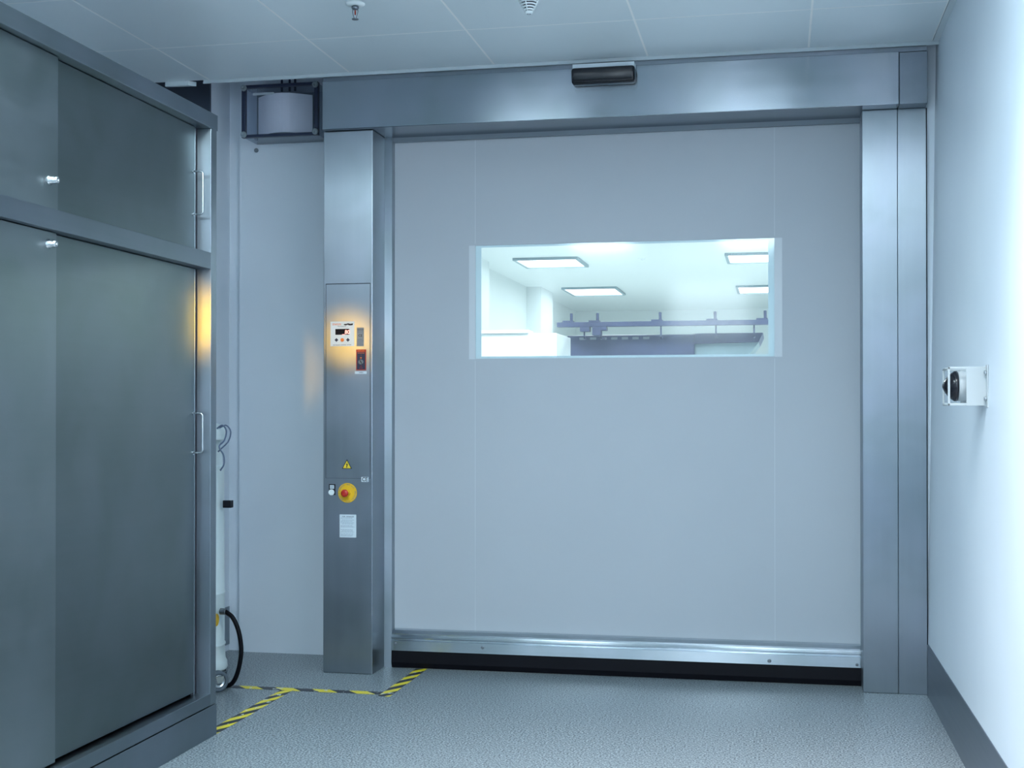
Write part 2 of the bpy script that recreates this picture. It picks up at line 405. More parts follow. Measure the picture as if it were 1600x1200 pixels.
# header box
bm = nb(); box(bm, -2.265, 0.553, YH, 6.80, 2.757, 3.002, bev=0.003)
tag(obj('header_box', bm, ['steel_header'], door), 'brushed steel header box over the curtain')
bm = nb(); box(bm, 0.555, 0.680, YH+0.002, 6.80, 2.757, 2.998, bev=0.002)
obj('header_end_panel', bm, 'steel_base', door)
bm = nb(); box(bm, -2.262, 0.678, YH+0.010, 6.78, 3.002, 3.036)
obj('top_strip', bm, 'steel_base', door)
bm = nb(); box(bm, -1.98, 0.392, YC-0.03, YC-0.004, 2.735, 2.762)
obj('curtain_guide_lip', bm, 'greylabel', door)
# left column with electronics
bm = nb()
box(bm, -2.272, -2.010, YL, 6.80, 0.0, 2.7565, bev=0.004)
colL = obj('control_column', bm, ['steel_col', 'steel_side'], door)
def side_mats(o):
    for p in o.data.polygons:
        if abs(p.normal.x) > 0.7: p.material_index = 1
side_mats(colL)
colL['label'] = 'wide brushed steel column at the left carrying the door controls'
bm = nb(); box(bm, -2.0095, -1.968, YC-0.05, YC+0.03, 0.0, 2.7565)
obj('guide_rail', bm, 'steel_side', door)
# access cover: thin folded plate proud of the column, dark gap all round
bm = nb()
x0, x1, z0, z1, gg = -2.257, -2.024, 0.990, 1.976, 0.0022
for a in ((x0-gg, x1+gg, z1, z1+gg*1.6), (x0-gg, x1+gg, z0-gg*0.4, z0), (x0-gg, x0, z0, z1), (x1, x1+gg, z0, z1)):
    box(bm, a[0], a[1], YL-0.0006, YL+0.001, a[2], a[3])
obj('cover_gap', bm, 'blackmatt', colL)
bm = nb(); box(bm, x0, x1, YL-0.0022, YL, z0, z1, bev=0.0008, seg=1)
cov = obj('access_cover', bm, 'steel_col', colL)
# right column, two folded parts
bm = nb(); box(bm, 0.392, 0.5535, YR, 6.80, 0, 2.7565, bev=0.003)
colR = obj('side_column', bm, ['steel_col', 'steel_side'], door); side_mats(colR)
colR['label'] = 'brushed steel column at the right of the curtain'
bm = nb(); box(bm, 0.5545, 0.6835, YR+0.001, 6.80, 0.0, 2.7565, bev=0.002)
obj('filler_panel', bm, 'steel_col', door)
bm = nb(); box(bm, 0.6838, 0.6868, YR+0.003, YR+0.03, 0.235, 2.7565); obj('edge_gap_line', bm, 'rubber', door)  # added black strip, stands for the dark gap line at the wall
# curtain with window opening
cx0, cx1, cz0, cz1 = -1.99, 0.400, 0.16, 2.76
wx0, wx1, wz0, wz1 = -1.534, -0.0175, 1.601, 2.187
bm = nb(); t = 0.006
for a in ((cx0, wx0, cz0, cz1), (wx1, cx1, cz0, cz1), (wx0, wx1, cz0, wz0), (wx0, wx1, wz1, cz1)):
    box(bm, a[0], a[1], YC, YC+t, a[2], a[3])
bmesh.ops.remove_doubles(bm, verts=bm.verts, dist=1e-5)
cur = obj('curtain', bm, 'curtain', door)
cur['label'] = 'smooth grey-blue fabric curtain'
bm = nb()
for a in ((wx0-0.034, wx0, wz0-0.002, wz1), (wx1, wx1+0.038, wz0-0.002, wz1)):
    box(bm, a[0], a[1], YC-0.0025, YC-0.0003, a[2], a[3])
obj('welded_strip', bm, 'seam', cur)
bm = nb()
for x in (wx0-0.001, wx1+0.001):
    for za, zb in ((cz0, wz0-0.01), (wz1+0.01, cz1)):
        box(bm, x-0.001, x+0.001, YC-0.0008, YC, za, zb)
obj('panel_seam', bm, 'seam', cur)
bm = nb(); box(bm, wx0, wx1, YC+0.001, YC+0.005, wz0, wz1)
obj('window_pane', bm, 'pane', cur)
bm = nb()
for a in ((wx0, wx0+0.030, wz0, wz1), (wx1-0.030, wx1, wz0, wz1), (wx0+0.030, wx1-0.030, wz1-0.011, wz1), (wx0+0.030, wx1-0.030, wz0, wz0+0.012)):
    box(bm, a[0], a[1], YC+0.0055, YC+0.009, a[2], a[3])
obj('window_border', bm, 'white', cur)
# bottom bar: ribbed aluminium profile
bm = nb()
pr = [(YB+0.02, 0.092), (YB, 0.092), (YB, 0.142), (YB+0.006, 0.147), (YB+0.006, 0.152), (YB+0.002, 0.158), (YB+0.008, 0.166),
      (YB+0.012, 0.172), (YB+0.012, 0.180), (YB+0.03, 0.194), (YB+0.065, 0.197), (YB+0.065, 0.092)]
prism(bm, pr, 'X', -1.966, 0.391)
bar = obj('bottom_bar', bm, 'alu', door); bar['label'] = 'shiny aluminium bottom rail'
for x, z, r in ((-1.942, 0.128, 0.0075), (-1.481, 0.123, 0.0085), (-0.044, 0.110, 0.0095), (0.371, 0.107, 0.0075)):
    bm = nb(); lathe(bm, [(0, 0.003), (r*0.45, 0.0032), (r*0.5, 0.0012), (r*0.55, 0.0034), (r*0.8, 0.003), (r, 0.0008), (r, 0)][::-1], 20, Matrix.Translation((x, YB, z)) @ AX['-Y'])
    obj('screw', bm, 'screw', bar)
bm = nb()
prism(bm, [(YB+0.006, 0.092), (YB+0.003, 0.03), (YB+0.012, 0.003), (YB+0.045, 0.003), (YB+0.055, 0.03), (YB+0.055, 0.092)], 'X', -1.966, 0.391)
tag(obj('rubber_seal', bm, 'rubber', door), 'black rubber bottom seal')

# ---- controls on the left column (x in -2.26..-2.02, front Y = YL)
F = YL - 0.0022
def plate(name, x0, x1, z0, z1, m, parent, d=0.001, y=None, bev=0.0):
    y = F if y is None else y
    bm = nb(); box(bm, x0, x1, y-d, y, z0, z1, bev=bev); return obj(name, bm, m, parent)
disp = plate('display_unit', -2.232, -2.106, 1.660, 1.786, 'label', door, 0.003)
disp['label'] = 'white control display with red digits and three buttons'
fy = F-0.0032
text('lettering', 'EFAFLEX', 0.0135, (-2.198, fy, 1.771), 'orange', disp, sx=0.92)
bm = nb(); prism(bm, [(-2.163, 1.768), (-2.150, 1.7655), (-2.142, 1.769), (-2.130, 1.765), (-2.114, 1.7665), (-2.112, 1.776), (-2.126, 1.7735), (-2.139, 1.7765), (-2.150, 1.773), (-2.156, 1.774)], 'Y', fy, fy+0.0004)
obj('logo_mark', bm, 'blackmatt', disp)
text('small_print', 'TOR-STEUERUNG', 0.0058, (-2.172, fy, 1.7605), 'print', disp)
text('small_print', 'EFA-TRONIC  CONTROL  SYSTEM', 0.0058, (-2.170, fy, 1.6665), 'print', disp, sx=1.1)
bm = nb(); box(bm, -2.206, -2.132, fy-0.0004, fy+0.0008, 1.7185, 1.748); obj('display_window', bm, 'black', disp)
text('digits', '_80', 0.028, (-2.149, fy-0.0006, 1.731), 'led', disp, sx=0.95, depth=0.0003)
for x, up in ((-2.200, 1), (-2.139, -1)):
    bm = nb(); r = 0.0098; prism(bm, [(x-r, 1.692), (x, 1.692-r), (x+r, 1.692), (x, 1.692+r)], 'Y', fy-0.0012, fy+0.0004)
    obj('arrow_button', bm, 'navy', disp)
bm = nb(); cyl(bm, (-2.169, fy+0.0004, 1.692), 0.0095, 0.0025, '-Y', 24, 0.0008); obj('stop_button', bm, 'orange', disp)

tp = plate('type_plate', -2.093, -2.055, 1.659, 1.754, 'greylabel', door, 0.001)
tp['label'] = 'narrow grey rating plate with CE mark'
ty = F-0.0012
text('lettering', 'TORANLAGE', 0.0062, (-2.074, ty, 1.7435), 'blackmatt', tp)
text('ce_mark', 'CE', 0.017, (-2.074, ty, 1.713), 'blackmatt', tp)
for k, z in enumerate((1.736, 1.729, 1.693, 1.688, 1.681, 1.674, 1.667)):
    plate('print_line', -2.090, -2.058 - 0.004*(k % 3), z, z+0.0022, 'print', tp, 0.0003, y=ty)
ks = plate('key_switch', -2.096, -2.043, 1.537, 1.643, 'darkred', door, 0.002)
ks['label'] = 'dark red bordered key switch'
ky = F-0.0022
plate('face_panel', -2.091, -2.048, 1.542, 1.629, 'navy', ks, 0.0006, y=ky)
text('lettering', 'AUTO-AUF', 0.0075, (-2.0695, ky-0.0002, 1.636), 'orange', ks)
text('lettering', 'NOTBETRIEB', 0.0060, (-2.0695, ky-0.0008, 1.624), 'orange', ks)
text('lettering', 'I', 0.011, (-2.0695, ky-0.0008, 1.613), 'darkred', ks)
text('lettering', 'O', 0.011, (-2.0695, ky-0.0008, 1.558), 'darkred', ks)
text('lettering', 'STOP', 0.0075, (-2.0695, ky-0.0008, 1.548), 'darkred', ks)
bm = nb(); cyl(bm, (-2.0695, ky, 1.600), 0.0042, 0.003, '-Y', 16); obj('indicator', bm, 'orange', ks)
bm = nb(); cyl(bm, (-2.0695, ky, 1.579), 0.0135, 0.007, '-Y', 28, 0.0015)
obj('key_cylinder', bm, 'chrome', ks)
bm = nb(); prism(bm, [(-2.076, 1.586), (-2.073, 1.588), (-2.062, 1.573), (-2.065, 1.571)], 'Y', ky-0.0075, ky-0.0068)
obj('key_slot', bm, 'blackmatt', ks)
nl = plate('name_label', -2.103, -2.041, 1.519, 1.532, 'label', door, 0.0008); text('lettering', 'OPEN', 0.009, (-2.070, F-0.0010, 1.5255), 'print', nl)
# high voltage triangle
bm = nb(); prism(bm, [(-2.171, 1.038), (-2.118, 1.038), (-2.1445, 1.086)], 'Y', F-0.0008, F); tri = obj('warning_triangle', bm, 'blackmatt', door)
tri['label'] = 'yellow and black high-voltage warning triangle'
bm = nb(); prism(bm, [(-2.1655, 1.0412), (-2.1235, 1.0412), (-2.1445, 1.0792)], 'Y', F-0.0011, F-0.0008); obj('yellow_face', bm, 'yellowp', tri)
bm = nb(); prism(bm, [(-2.1415, 1.0715), (-2.1505, 1.0575), (-2.1455, 1.0575), (-2.1478, 1.0475), (-2.1500, 1.0490), (-2.1445, 1.0425), (-2.1420, 1.0500), (-2.1440, 1.0485), (-2.1385, 1.0610), (-2.1435, 1.0610)], 'Y', F-0.0014, F-0.0011)
obj('lightning_bolt', bm, 'blackmatt', tri)
ce = plate('ce_label', -2.068, -2.031, 0.9725, 0.997, 'label', door, 0.0036, y=YL)
text('ce_mark', 'CE', 0.027, (-2.0495, YL-0.0038, 0.9848), 'blackmatt', ce, sx=0.95)
# push button with plate
pb = plate('push_button', -2.2415, -2.206, 0.904, 0.959, 'blackmatt', door, 0.002, y=YL, bev=0.0007)
pb['label'] = 'white illuminated push button on a dark plate'
plate('legend_plate', -2.2355, -2.213, 0.936, 0.954, 'label', pb, 0.0008, y=YL-0.002)
text('lettering', 'RESET', 0.0075, (-2.2243, YL-0.003, 0.945), 'print', pb)
bm = nb(); cyl(bm, (-2.2265, YL-0.002, 0.9175), 0.0155, 0.007, '-Y', 28, 0.002); obj('button_cap', bm, 'white', pb)
# emergency stop
ES = (-2.142, 0.9155)
bm = nb(); cyl(bm, (ES[0], YL, ES[1]), 0.050, 0.004, '-Y', 48, 0.0012)
es = obj('emergency_stop', bm, 'yellow', door); es['label'] = 'round yellow emergency stop with a red mushroom button'
ring = 'NOT-AUS  EMERGENCY STOP  ARRET D\'URGENCE  '
for k, ch in enumerate(ring):
    if ch == ' ': continue
    a = PI/2 - 2*PI*k/len(ring)
    text('lettering', ch, 0.0082, (ES[0]+0.0425*math.cos(a), YL-0.0042, ES[1]+0.0425*math.sin(a)), 'print', es, rot=a-PI/2, depth=0.0002)
bm = nb(); cyl(bm, (ES[0], YL-0.004, ES[1]), 0.016, 0.018, '-Y', 28, 0.001); obj('collar', bm, 'yellow', es)
bm = nb(); lathe(bm, [(0, 0), (0.011, 0), (0.013, 0.004), (0.0185, 0.008), (0.0195, 0.014), (0.018, 0.019), (0.010, 0.0215), (0, 0.022)], 32, Matrix.Translation((ES[0]-0.004, YL-0.022, ES[1])) @ AX['-Y'])
obj('red_button', bm, 'red', es)
# paper note
nt_ = plate('instruction_note', -2.184, -2.096, 0.690, 0.806, 'label', door, 0.0006, y=YL)
nt_['label'] = 'white printed instruction sticker below the emergency stop'
ny = YL-0.0008
text('lettering', 'TOR - SCHLEUSE', 0.0085, (-2.140, ny, 0.795), 'print', nt_)
rnd = random.Random(2)
bm = nb(); bm2 = nb()
for k, z in enumerate((0.787, 0.777, 0.7705, 0.764, 0.7575, 0.748, 0.742, 0.728, 0.722, 0.716, 0.707, 0.701, 0.696)):
    x = -2.178 + (0.006 if k in (1, 4, 8) else 0); xe = -2.103 - rnd.random()*0.014
    while x < xe:
        l = 0.004 + rnd.random()*0.009
        box(bm if k < 7 else bm2, x, min(x+l, xe), ny-0.0001, ny+0.0001, z, z+0.0021); x += l+0.0018
obj('small_print', bm, 'printlight', nt_)
obj('small_print', bm2, 'printlight', nt_)

# ================================================================ motion sensor on the header
ms = thing('motion_sensor', 'black bar-shaped motion sensor on a pale bracket at the top of the door header', 'sensor', (-0.8235, 6.30, 2.95))
bm = nb()
t_ = bmesh.new(); bmesh.ops.create_cube(t_, size=1); bmesh.ops.scale(t_, vec=(0.307, 0.075, 0.082), verts=t_.verts)
bmesh.ops.bevel(t_, geom=t_.edges[:], offset=0.014, segments=4, affect='EDGES', profile=0.5)
for v in t_.verts:
    if v.co.z < 0: v.co.y += -v.co.z*0.35 if v.co.y < 0 else 0
    if v.co.z < -0.02: v.co.z += (v.co.x/0.15)**2*0.006
join(bm, t_, Matrix.Translation((-0.8235, 6.270, 2.945)))
s1 = obj('housing', bm, 'black', ms)
for p in s1.data.polygons: p.use_smooth = True
bm = nb(); box(bm, -0.965, -0.682, 6.229, 6.2325, 2.918, 2.9215, bev=0.001); obj('lens_strip', bm, 'blackmatt', s1)
bm = nb(); box(bm, -0.972, -0.672, 6.250, 6.309, 2.984, 3.006, bev=0.001); obj('bracket', bm, 'label', ms)

# ================================================================ beacon box on the back wall
bb = thing('warning_light_box', 'clear plastic box with a curved white reflector on the wall left of the door', 'lamp', (-2.61, 6.81, 2.80))
X0, X1, Z0, Z1, YF, YW = -2.822, -2.398, 2.804, 3.078, 6.60, 6.808
bm = nb(); th = 0.006
for a in ((X0, X0+th, YF+0.03, YW, Z0, Z1), (X1-th, X1, YF+0.03, YW, Z0, Z1), (X0, X1, YF+0.03, YW, Z0, Z0+th), (X0, X1, YF+0.03, YW, Z1-th, Z1)):
    box(bm, *a, bev=0.001)
obj('box_body', bm, 'clear', bb)
bm = nb(); box(bm, X0, X1, YW-0.004, YW, Z0, Z1, bev=0.001); obj('back_plate', bm, 'greylabel', bb)
bm = nb(); fr = 0.016
for a in ((X0-.004, X0+fr, Z0-.004, Z1+.004), (X1-fr, X1+.004, Z0-.004, Z1+.004), (X0+fr, X1-fr, Z0-.004, Z0+fr*0.7), (X0+fr, X1-fr, Z1-fr*0.7, Z1+.004)):
    box(bm, a[0], a[1], YF, YF+0.03, a[2], a[3], bev=0.002)
obj('lid_frame', bm, 'navy', bb)
bm = nb(); bm.faces.new([bm.verts.new(v) for v in ((X0+0.01, YF+0.004, Z0+0.01), (X1-0.01, YF+0.004, Z0+0.01), (X1-0.01, YF+0.004, Z1-0.01), (X0+0.01, YF+0.004, Z1-0.01))]); obj('clear_lid', bm, 'clear', bb)
for x in (X0+0.010, X1-0.010):
    for z in (Z0+0.012, Z1-0.012):
        bm = nb(); lathe(bm, [(0, 0.006), (0.006, 0.006), (0.006, 0.010), (0.013, 0.010), (0.0165, 0.006), (0.0165, 0)][::-1], 24, Matrix.Translation((x, YF, z)) @ AX['-Y'])
        obj('lid_screw', bm, 'midgrey', bb)
# curved white reflector sheet
bm = nb(); n = 18
arc = [(-2.785 + 0.312*k/n, 6.735 - 0.085*math.sin(PI*k/n)) for k in range(n+1)]
prism(bm, arc + [(x, y+0.003) for x, y in arc[::-1]], 'Z', 2.832, 3.045)
rf = obj('white_reflector', bm, 'sheet', bb)

bm = nb(); box(bm, -2.785, -2.665, 6.655, 6.664, 3.040, 3.052, bev=0.001); obj('label_strip', bm, 'white', bb)
for x in (-2.655, -2.610, -2.578):
    bm = nb(); tube(bm, [(x, 6.75, Z1-0.002), (x, 6.75, 3.44)], 0.006); obj('cable', bm, 'navy', bb)
bm = nb(); cyl(bm, (-2.825, YW, 2.772), 0.012, 0.01, '-Y', 16, 0.002); obj('wall_plug', bm, 'greylabel', bb)

# ================================================================ sprinkler
def make_sprinkler(x, y, label, zc=H):
    s = thing('fire_sprinkler', label, 'sprinkler', (x, y, zc))
    T = lambda z=0: Matrix.Translation((x, y, zc+z))
    bm = nb(); lathe(bm, [(0, -0.006), (0.018, -0.010), (0.030, -0.009), (0.039, -0.004), (0.041, 0.0)], 32, T()); obj('escutcheon', bm, 'white', s)
    bm = nb(); lathe(bm, [(0, -0.024), (0.012, -0.024), (0.015, -0.020), (0.015, -0.012), (0.010, -0.008), (0, -0.008)], 20, T()); obj('nozzle', bm, 'screw', s)
    for q in (-1, 1):
        bm = nb(); tube(bm, smooth_path([(x+q*0.010, y, zc-0.02), (x+q*0.0115, y, zc-0.034), (x+q*0.007, y, zc-0.052), (x+q*0.003, y, zc-0.062)]), 0.0018, 8); obj('frame_arm', bm, 'screw', s)
    bm = nb(); lathe(bm, [(0, -0.048), (0.0032, -0.046), (0.0035, -0.036), (0.0028, -0.028), (0, -0.026)], 12, T()); obj('glass_bulb', bm, 'darkred', s)
    bm = nb(); lathe(bm, [(0, -0.068), (0.013, -0.067), (0.0145, -0.065), (0.0145, -0.0635), (0.004, -0.061), (0, -0.061)], 20, T()); obj('deflector', bm, 'screw', s)
    return s
make_sprinkler(-1.737, 5.244, 'white fire sprinkler hanging from the ceiling near the top edge of the photo')

# conical slotted ceiling unit
dv = thing('ceiling_alarm', 'white slotted cone hanging from the ceiling beside the sprinkler, cut by the top edge', 'alarm', (-0.985, 5.19, H))
cxv, cyv = -0.985, 5.19
TV = Matrix.Translation((cxv, cyv, 0))
bm = nb(); lathe(bm, [(0.085, H), (0.085, H-0.010), (0.070, H-0.016), (0.060, H-0.014), (0, H-0.014)], 40, TV); obj('base_ring', bm, 'white', dv)
tipz = 2.935; topz = H-0.014
bm = nb(); lathe(bm, [(0, tipz+0.008), (0.010, tipz+0.010), (0.054, topz)], 32, TV); obj('dark_core', bm, 'blackmatt', dv)
nr = 8
for k in range(nr):
    u = (k+0.5)/nr; z = topz + (tipz+0.012-topz)*u; r = 0.062*(1-u) + 0.017*u
    bm = nb(); lathe(bm, [(r-0.005, z-0.0024), (r+0.001, z-0.0024), (r+0.003, z+0.0024), (r-0.003, z+0.0024), (r-0.005, z-0.0024)], 36, TV)
    obj('cone_ring', bm, 'white', dv)
for q in range(4):
    a = -PI/2 - 0.18 + q*PI/2
    bm = nb(); tube(bm, [(cxv+0.064*math.cos(a), cyv+0.064*math.sin(a), topz), (cxv+0.016*math.cos(a), cyv+0.016*math.sin(a), tipz+0.008)], 0.0022, 8)
    obj('rib', bm, 'white', dv)
bm = nb(); lathe(bm, [(0, tipz), (0.010, tipz), (0.016, tipz+0.004), (0.018, tipz+0.011), (0, tipz+0.013)], 24, TV); tip = obj('cone_tip', bm, 'white', dv)
bm = nb(); lathe(bm, [(0.005, tipz-0.0006), (0.008, tipz-0.0006), (0.008, tipz+0.0002), (0.005, tipz+0.0002)], 24, TV); obj('tip_ring', bm, 'print', tip)

# ================================================================ CABINET
XF = -2.272
cab = thing('storage_cabinet', 'tall stainless steel cabinet with sliding doors filling the left side', 'cabinet', (-2.58, 3.95, 0))
CY0, CY1, XBk = 2.80, 5.053, -2.90
XJ = -2.330
def cpart(name, a, m='steel_frame', bev=0.0015):
    bm = nb(); box(bm, *a, bev=bev); return obj(name, bm, m, cab)
bm = nb(); box(bm, XBk, XF+0.003, CY0-0.005, CY1+0.004, 2.4875, 2.552, bev=0.002)
obj('top_cap', bm, 'steel_frame', cab)
cpart('right_upright', (XBk, XF, 4.998, CY1, 0.128, 2.4875), 'steel_col')
cpart('left_upright', (XBk, XF, CY0, CY0+0.056, 0.128, 2.4875))
cpart('middle_rail', (XJ-0.02, XF+0.001, CY0+0.056, 4.996, 1.911, 1.978))
cpart('bottom_ledge', (XJ-0.05, XF+0.001, CY0+0.056, 4.998, 0.130, 0.178))
cpart('plinth', (XBk, XF+0.004, CY0, CY1, 0.0, 0.1265))
cpart('shelf', (XBk, XJ-0.02, CY0+0.056, 4.998, 1.93, 1.96))
cpart('back_panel', (XBk, XBk+0.01, CY0+0.056, 4.998, 0.13, 2.4875))
cpart('door_track', (XJ-0.002, XJ+0.003, 4.962, 4.969, 0.178, 1.911), 'chrome', 0)
cpart('door_track', (XJ-0.002, XJ+0.003, 4.962, 4.969, 1.978, 2.4875), 'chrome', 0)
cpart('track_seal', (XJ-0.004, XJ-0.002, 4.945, 4.998, 0.178, 1.911), 'blackmatt', 0)
cpart('track_seal', (XJ-0.004, XJ-0.002, 4.945, 4.998, 1.978, 2.4875), 'blackmatt', 0)
def door_panel(name, y0, y1, x, z0, z1, label):
    bm = nb(); box(bm, x-0.016, x, y0, y1, z0, z1, bev=0.0015)
    d = obj(name, bm, 'steel_door2' if x > -2.31 else 'steel_door', cab); d['label'] = label; return d
XR_, XL_ = -2.322, -2.302
ur = door_panel('sliding_door', 3.72, 4.952, XR_, 1.9785, 2.486, 'upper right sliding door with bar handle')
lr = door_panel('sliding_door', 3.72, 4.952, XR_, 0.190, 1.909, 'lower right tall sliding door with bar handle')
ul = door_panel('sliding_door', CY0+0.058, 3.888, XL_, 1.984, 2.486, 'upper left sliding door with cylinder lock')
ll = door_panel('sliding_door', CY0+0.058, 3.880, XL_, 0.190, 1.909, 'lower left tall sliding door with cylinder lock')
def handle(parent, z0, z1):
    y = 4.938; r = 0.004; xo = XR_+0.042
    pts = [(XR_, y, z0)] + [(xo-0.012+0.012*math.sin(a), y, z0+0.012-0.012*math.cos(a)) for a in [k*PI/12 for k in range(7)]] + \
          [(xo-0.012+0.012*math.cos(a), y, z1-0.012+0.012*math.sin(a)) for a in [k*PI/12 for k in range(7)]] + [(XR_, y, z1)]
    bm = nb(); tube(bm, pts, r, 12); obj('handle', bm, 'chrome', parent)
    for z in (z0, z1):
        bm = nb(); cyl(bm, (XR_, y, z), 0.008, 0.003, 'X', 16)
        obj('handle_foot', bm, 'chrome', parent)
handle(ur, 2.128, 2.302); handle(lr, 1.162, 1.322)
for par, y, z in ((ul, 3.838, 2.075), (ll, 3.829, 1.868)):
    bm = nb(); lathe(bm, [(0.016, 0), (0.016, 0.003), (0.0125, 0.004), (0.0125, 0.022), (0.011, 0.024), (0.0105, 0.030), (0.004, 0.030), (0.003, 0.027), (0, 0.027)], 28, Matrix.Translation((XL_, y, z)) @ AX['X'])
    obj('cylinder_lock', bm, 'chrome', par)

# ================================================================ white mobile unit behind the cabinet
vc = thing('industrial_vacuum', 'white upright cylinder on castors partly hidden behind the steel cabinet', 'vacuum', (-2.815, 5.95, 0))
vx, vy = -2.817, 5.95; TVc = Matrix.Translation((vx, vy, 0))
bm = nb()
lathe(bm, [(0, 0.075), (0.182, 0.075), (0.186, 0.083), (0.184, 0.110), (0.176, 0.125), (0.172, 0.190), (0.176, 0.194), (0.176, 0.200), (0.171, 0.205), (0.171, 0.440), (0.1735, 0.444), (0.1735, 0.450), (0.170, 0.455), (0.168, 1.060), (0.171, 1.064), (0.171, 1.070), (0.160, 1.075), (0.150, 1.19), (0, 1.19)], 56, TVc)
obj('body', bm, 'vac', vc)
bm = nb(); lathe(bm, [(0, 1.190), (0.176, 1.190), (0.179, 1.196), (0.179, 1.244), (0.172, 1.252), (0.12, 1.275), (0.06, 1.30), (0, 1.305)], 56, TVc)
obj('lid', bm, 'vac', vc)
bm = nb()
box(bm, vx+0.135, vx+0.160, vy-0.075, vy-0.045, 1.085, 1.185, bev=0.003)
obj('clamp', bm, 'screw', vc)
bm = nb(); tube(bm, smooth_path([(vx+0.180, vy-0.05, 1.250), (vx+0.215, vy-0.05, 1.262), (vx+0.238, vy-0.05, 1.232), (vx+0.226, vy-0.05, 1.185), (vx+0.195, vy-0.06, 1.150), (vx+0.180, vy-0.065, 1.135)]), 0.0035)
obj('cable_loop', bm, 'cable', vc)
bm = nb(); tube(bm, smooth_path([(vx+0.165, vy-0.05, 1.245), (vx+0.200, vy-0.06, 1.262), (vx+0.220, vy-0.06, 1.235), (vx+0.210, vy-0.06, 1.190), (vx+0.188, vy-0.07, 1.160), (vx+0.210, vy-0.07, 1.12), (vx+0.212, vy-0.07, 1.075), (vx+0.196, vy-0.075, 1.045)]), 0.0038)
obj('cable_loop', bm, 'cable', vc)
bm = nb(); box(bm, vx+0.190, vx+0.234, vy-0.035, vy-0.005, 0.864, 0.900, bev=0.003); obj('knob', bm, 'black', vc)
bm = nb(); cyl(bm, (vx+0.188, vy-0.055, 0.368), 0.016, 0.03, 'X', 20, 0.002); obj('hose_socket', bm, 'screw', vc)
bm = nb(); prism(bm, [(vy-0.06+0.03*math.cos(a), 0.327+0.03*math.sin(a)) for a in [k*PI/10 for k in range(20)]], 'X', vx+0.150, vx+0.172); obj('orange_sticker', bm, 'yellow', vc)
bm = nb(); tube(bm, smooth_path([(vx+0.215, vy-0.055, 0.368), (vx+0.255, vy-0.06, 0.340), (vx+0.285, vy-0.06, 0.275), (vx+0.298, vy-0.06, 0.190), (vx+0.288, vy-0.06, 0.110), (vx+0.265, vy-0.06, 0.045), (vx+0.230, vy-0.055, 0.014), (vx+0.170, vy-0.05, 0.012), (vx+0.080, vy-0.02, 0.012)]), 0.011, 14)
obj('power_hose', bm, 'rubber', vc)
def caster(x, y, ang):
    W = Matrix.Translation((x, y, 0.0505)) @ Matrix.Rotation(ang, 4, 'Z')
    bm = nb()
    for q in (-1, 1):
        t = bmesh.new(); prism(t, [(-0.022, 0.026), (0.022, 0.026), (0.012, -0.006), (-0.012, -0.006)], 'X', q*0.020, q*0.023); join(bm, t, W)
    t = bmesh.new(); box(t, -0.023, 0.023, -0.022, 0.022, 0.0235, 0.0265); join(bm, t, W)
    c = obj('castor', bm, 'chrome', vc)
    bm = nb(); lathe(bm, [(0.033, -0.017), (0.045, -0.017), (0.050, -0.011), (0.050, 0.011), (0.045, 0.017), (0.033, 0.017), (0.033, -0.017)], 36, W @ AX['X'])
    obj('tyre', bm, 'greyrub', c)
    bm = nb(); lathe(bm, [(0, -0.0185), (0.012, -0.0185), (0.014, -0.012), (0.024, -0.010), (0.026, -0.016), (0.033, -0.014), (0.033, 0.014), (0.026, 0.016), (0.024, 0.010), (0.014, 0.012), (0.012, 0.0185), (0, 0.0185)], 28, W @ AX['X'])
    obj('hub', bm, 'chrome', c)
caster(-2.605, 5.815, -0.70); caster(-2.700, 6.08, 0.2); caster(-2.98, 5.82, 0); caster(-2.96, 6.08, 0.5)

# ================================================================ horn / beacon in a guard on the right wall
hg = thing('alarm_strobe', 'black domed strobe in a white wire guard fixed to the right wall', 'alarm', (0.70, 4.84, 1.345))
xw = xr(1.41)
YA, YBk = 4.745, 4.895
zt, zb = 1.487, 1.345
bm = nb()
# wall flange
box(bm, xw-0.004, xw-0.0002, YA-0.030, YA+0.004, zb-0.002, zt+0.002, bev=0.001)
obj('wall_flange', bm, 'guard', hg)
for z in (1.463, 1.373):
    bm = nb(); cyl(bm, (xw-0.004, YA-0.015, z), 0.0075, 0.009, '-X', 16, 0.0015); obj('bolt', bm, 'chrome', hg)
def guard_loop(y, zt, zb, xl, xc):
    bm = nb()
    box(bm, xc, xw-0.003, y, y+0.003, zb, zt, bev=0.001)            # solid plate
    box(bm, xl, xc+0.002, y, y+0.004, zt-0.009, zt, bev=0.002)      # top strip
    box(bm, xl, xc+0.002, y, y+0.004, zb, zb+0.009, bev=0.002)
    box(bm, xl, xl+0.008, y, y+0.004, zb, zt, bev=0.002)
    return bm
obj('front_guard_plate', guard_loop(YA, zt-0.003, zb+0.004, 0.576, 0.637), 'guard', hg)
obj('rear_guard_plate', guard_loop(YBk, zt-0.005, zb+0.006, 0.576, 0.637), 'guard', hg)
for z in (zt-0.008, zb+0.008):
    bm = nb(); tube(bm, [(0.580, YA+0.002, z), (0.580, YBk+0.002, z)], 0.004)
    obj('guard_bar', bm, 'guard', hg)
Th = Matrix.Translation((0.618, 4.822, 1.418)) @ AX['-X']
bm = nb(); lathe(bm, [(0.0, 0.0), (0.050, 0.0), (0.054, 0.004), (0.053, 0.012), (0.046, 0.022), (0.034, 0.034), (0.019, 0.045), (0.006, 0.051), (0, 0.052)], 40, Th)
obj('dark_dome', bm, 'black', hg)
bm = nb(); lathe(bm, [(0, -0.088), (0.044, -0.088), (0.046, -0.050), (0.050, -0.028), (0.053, -0.010), (0.052, 0.0), (0, 0)], 40, Th)
obj('base', bm, 'guard', hg)

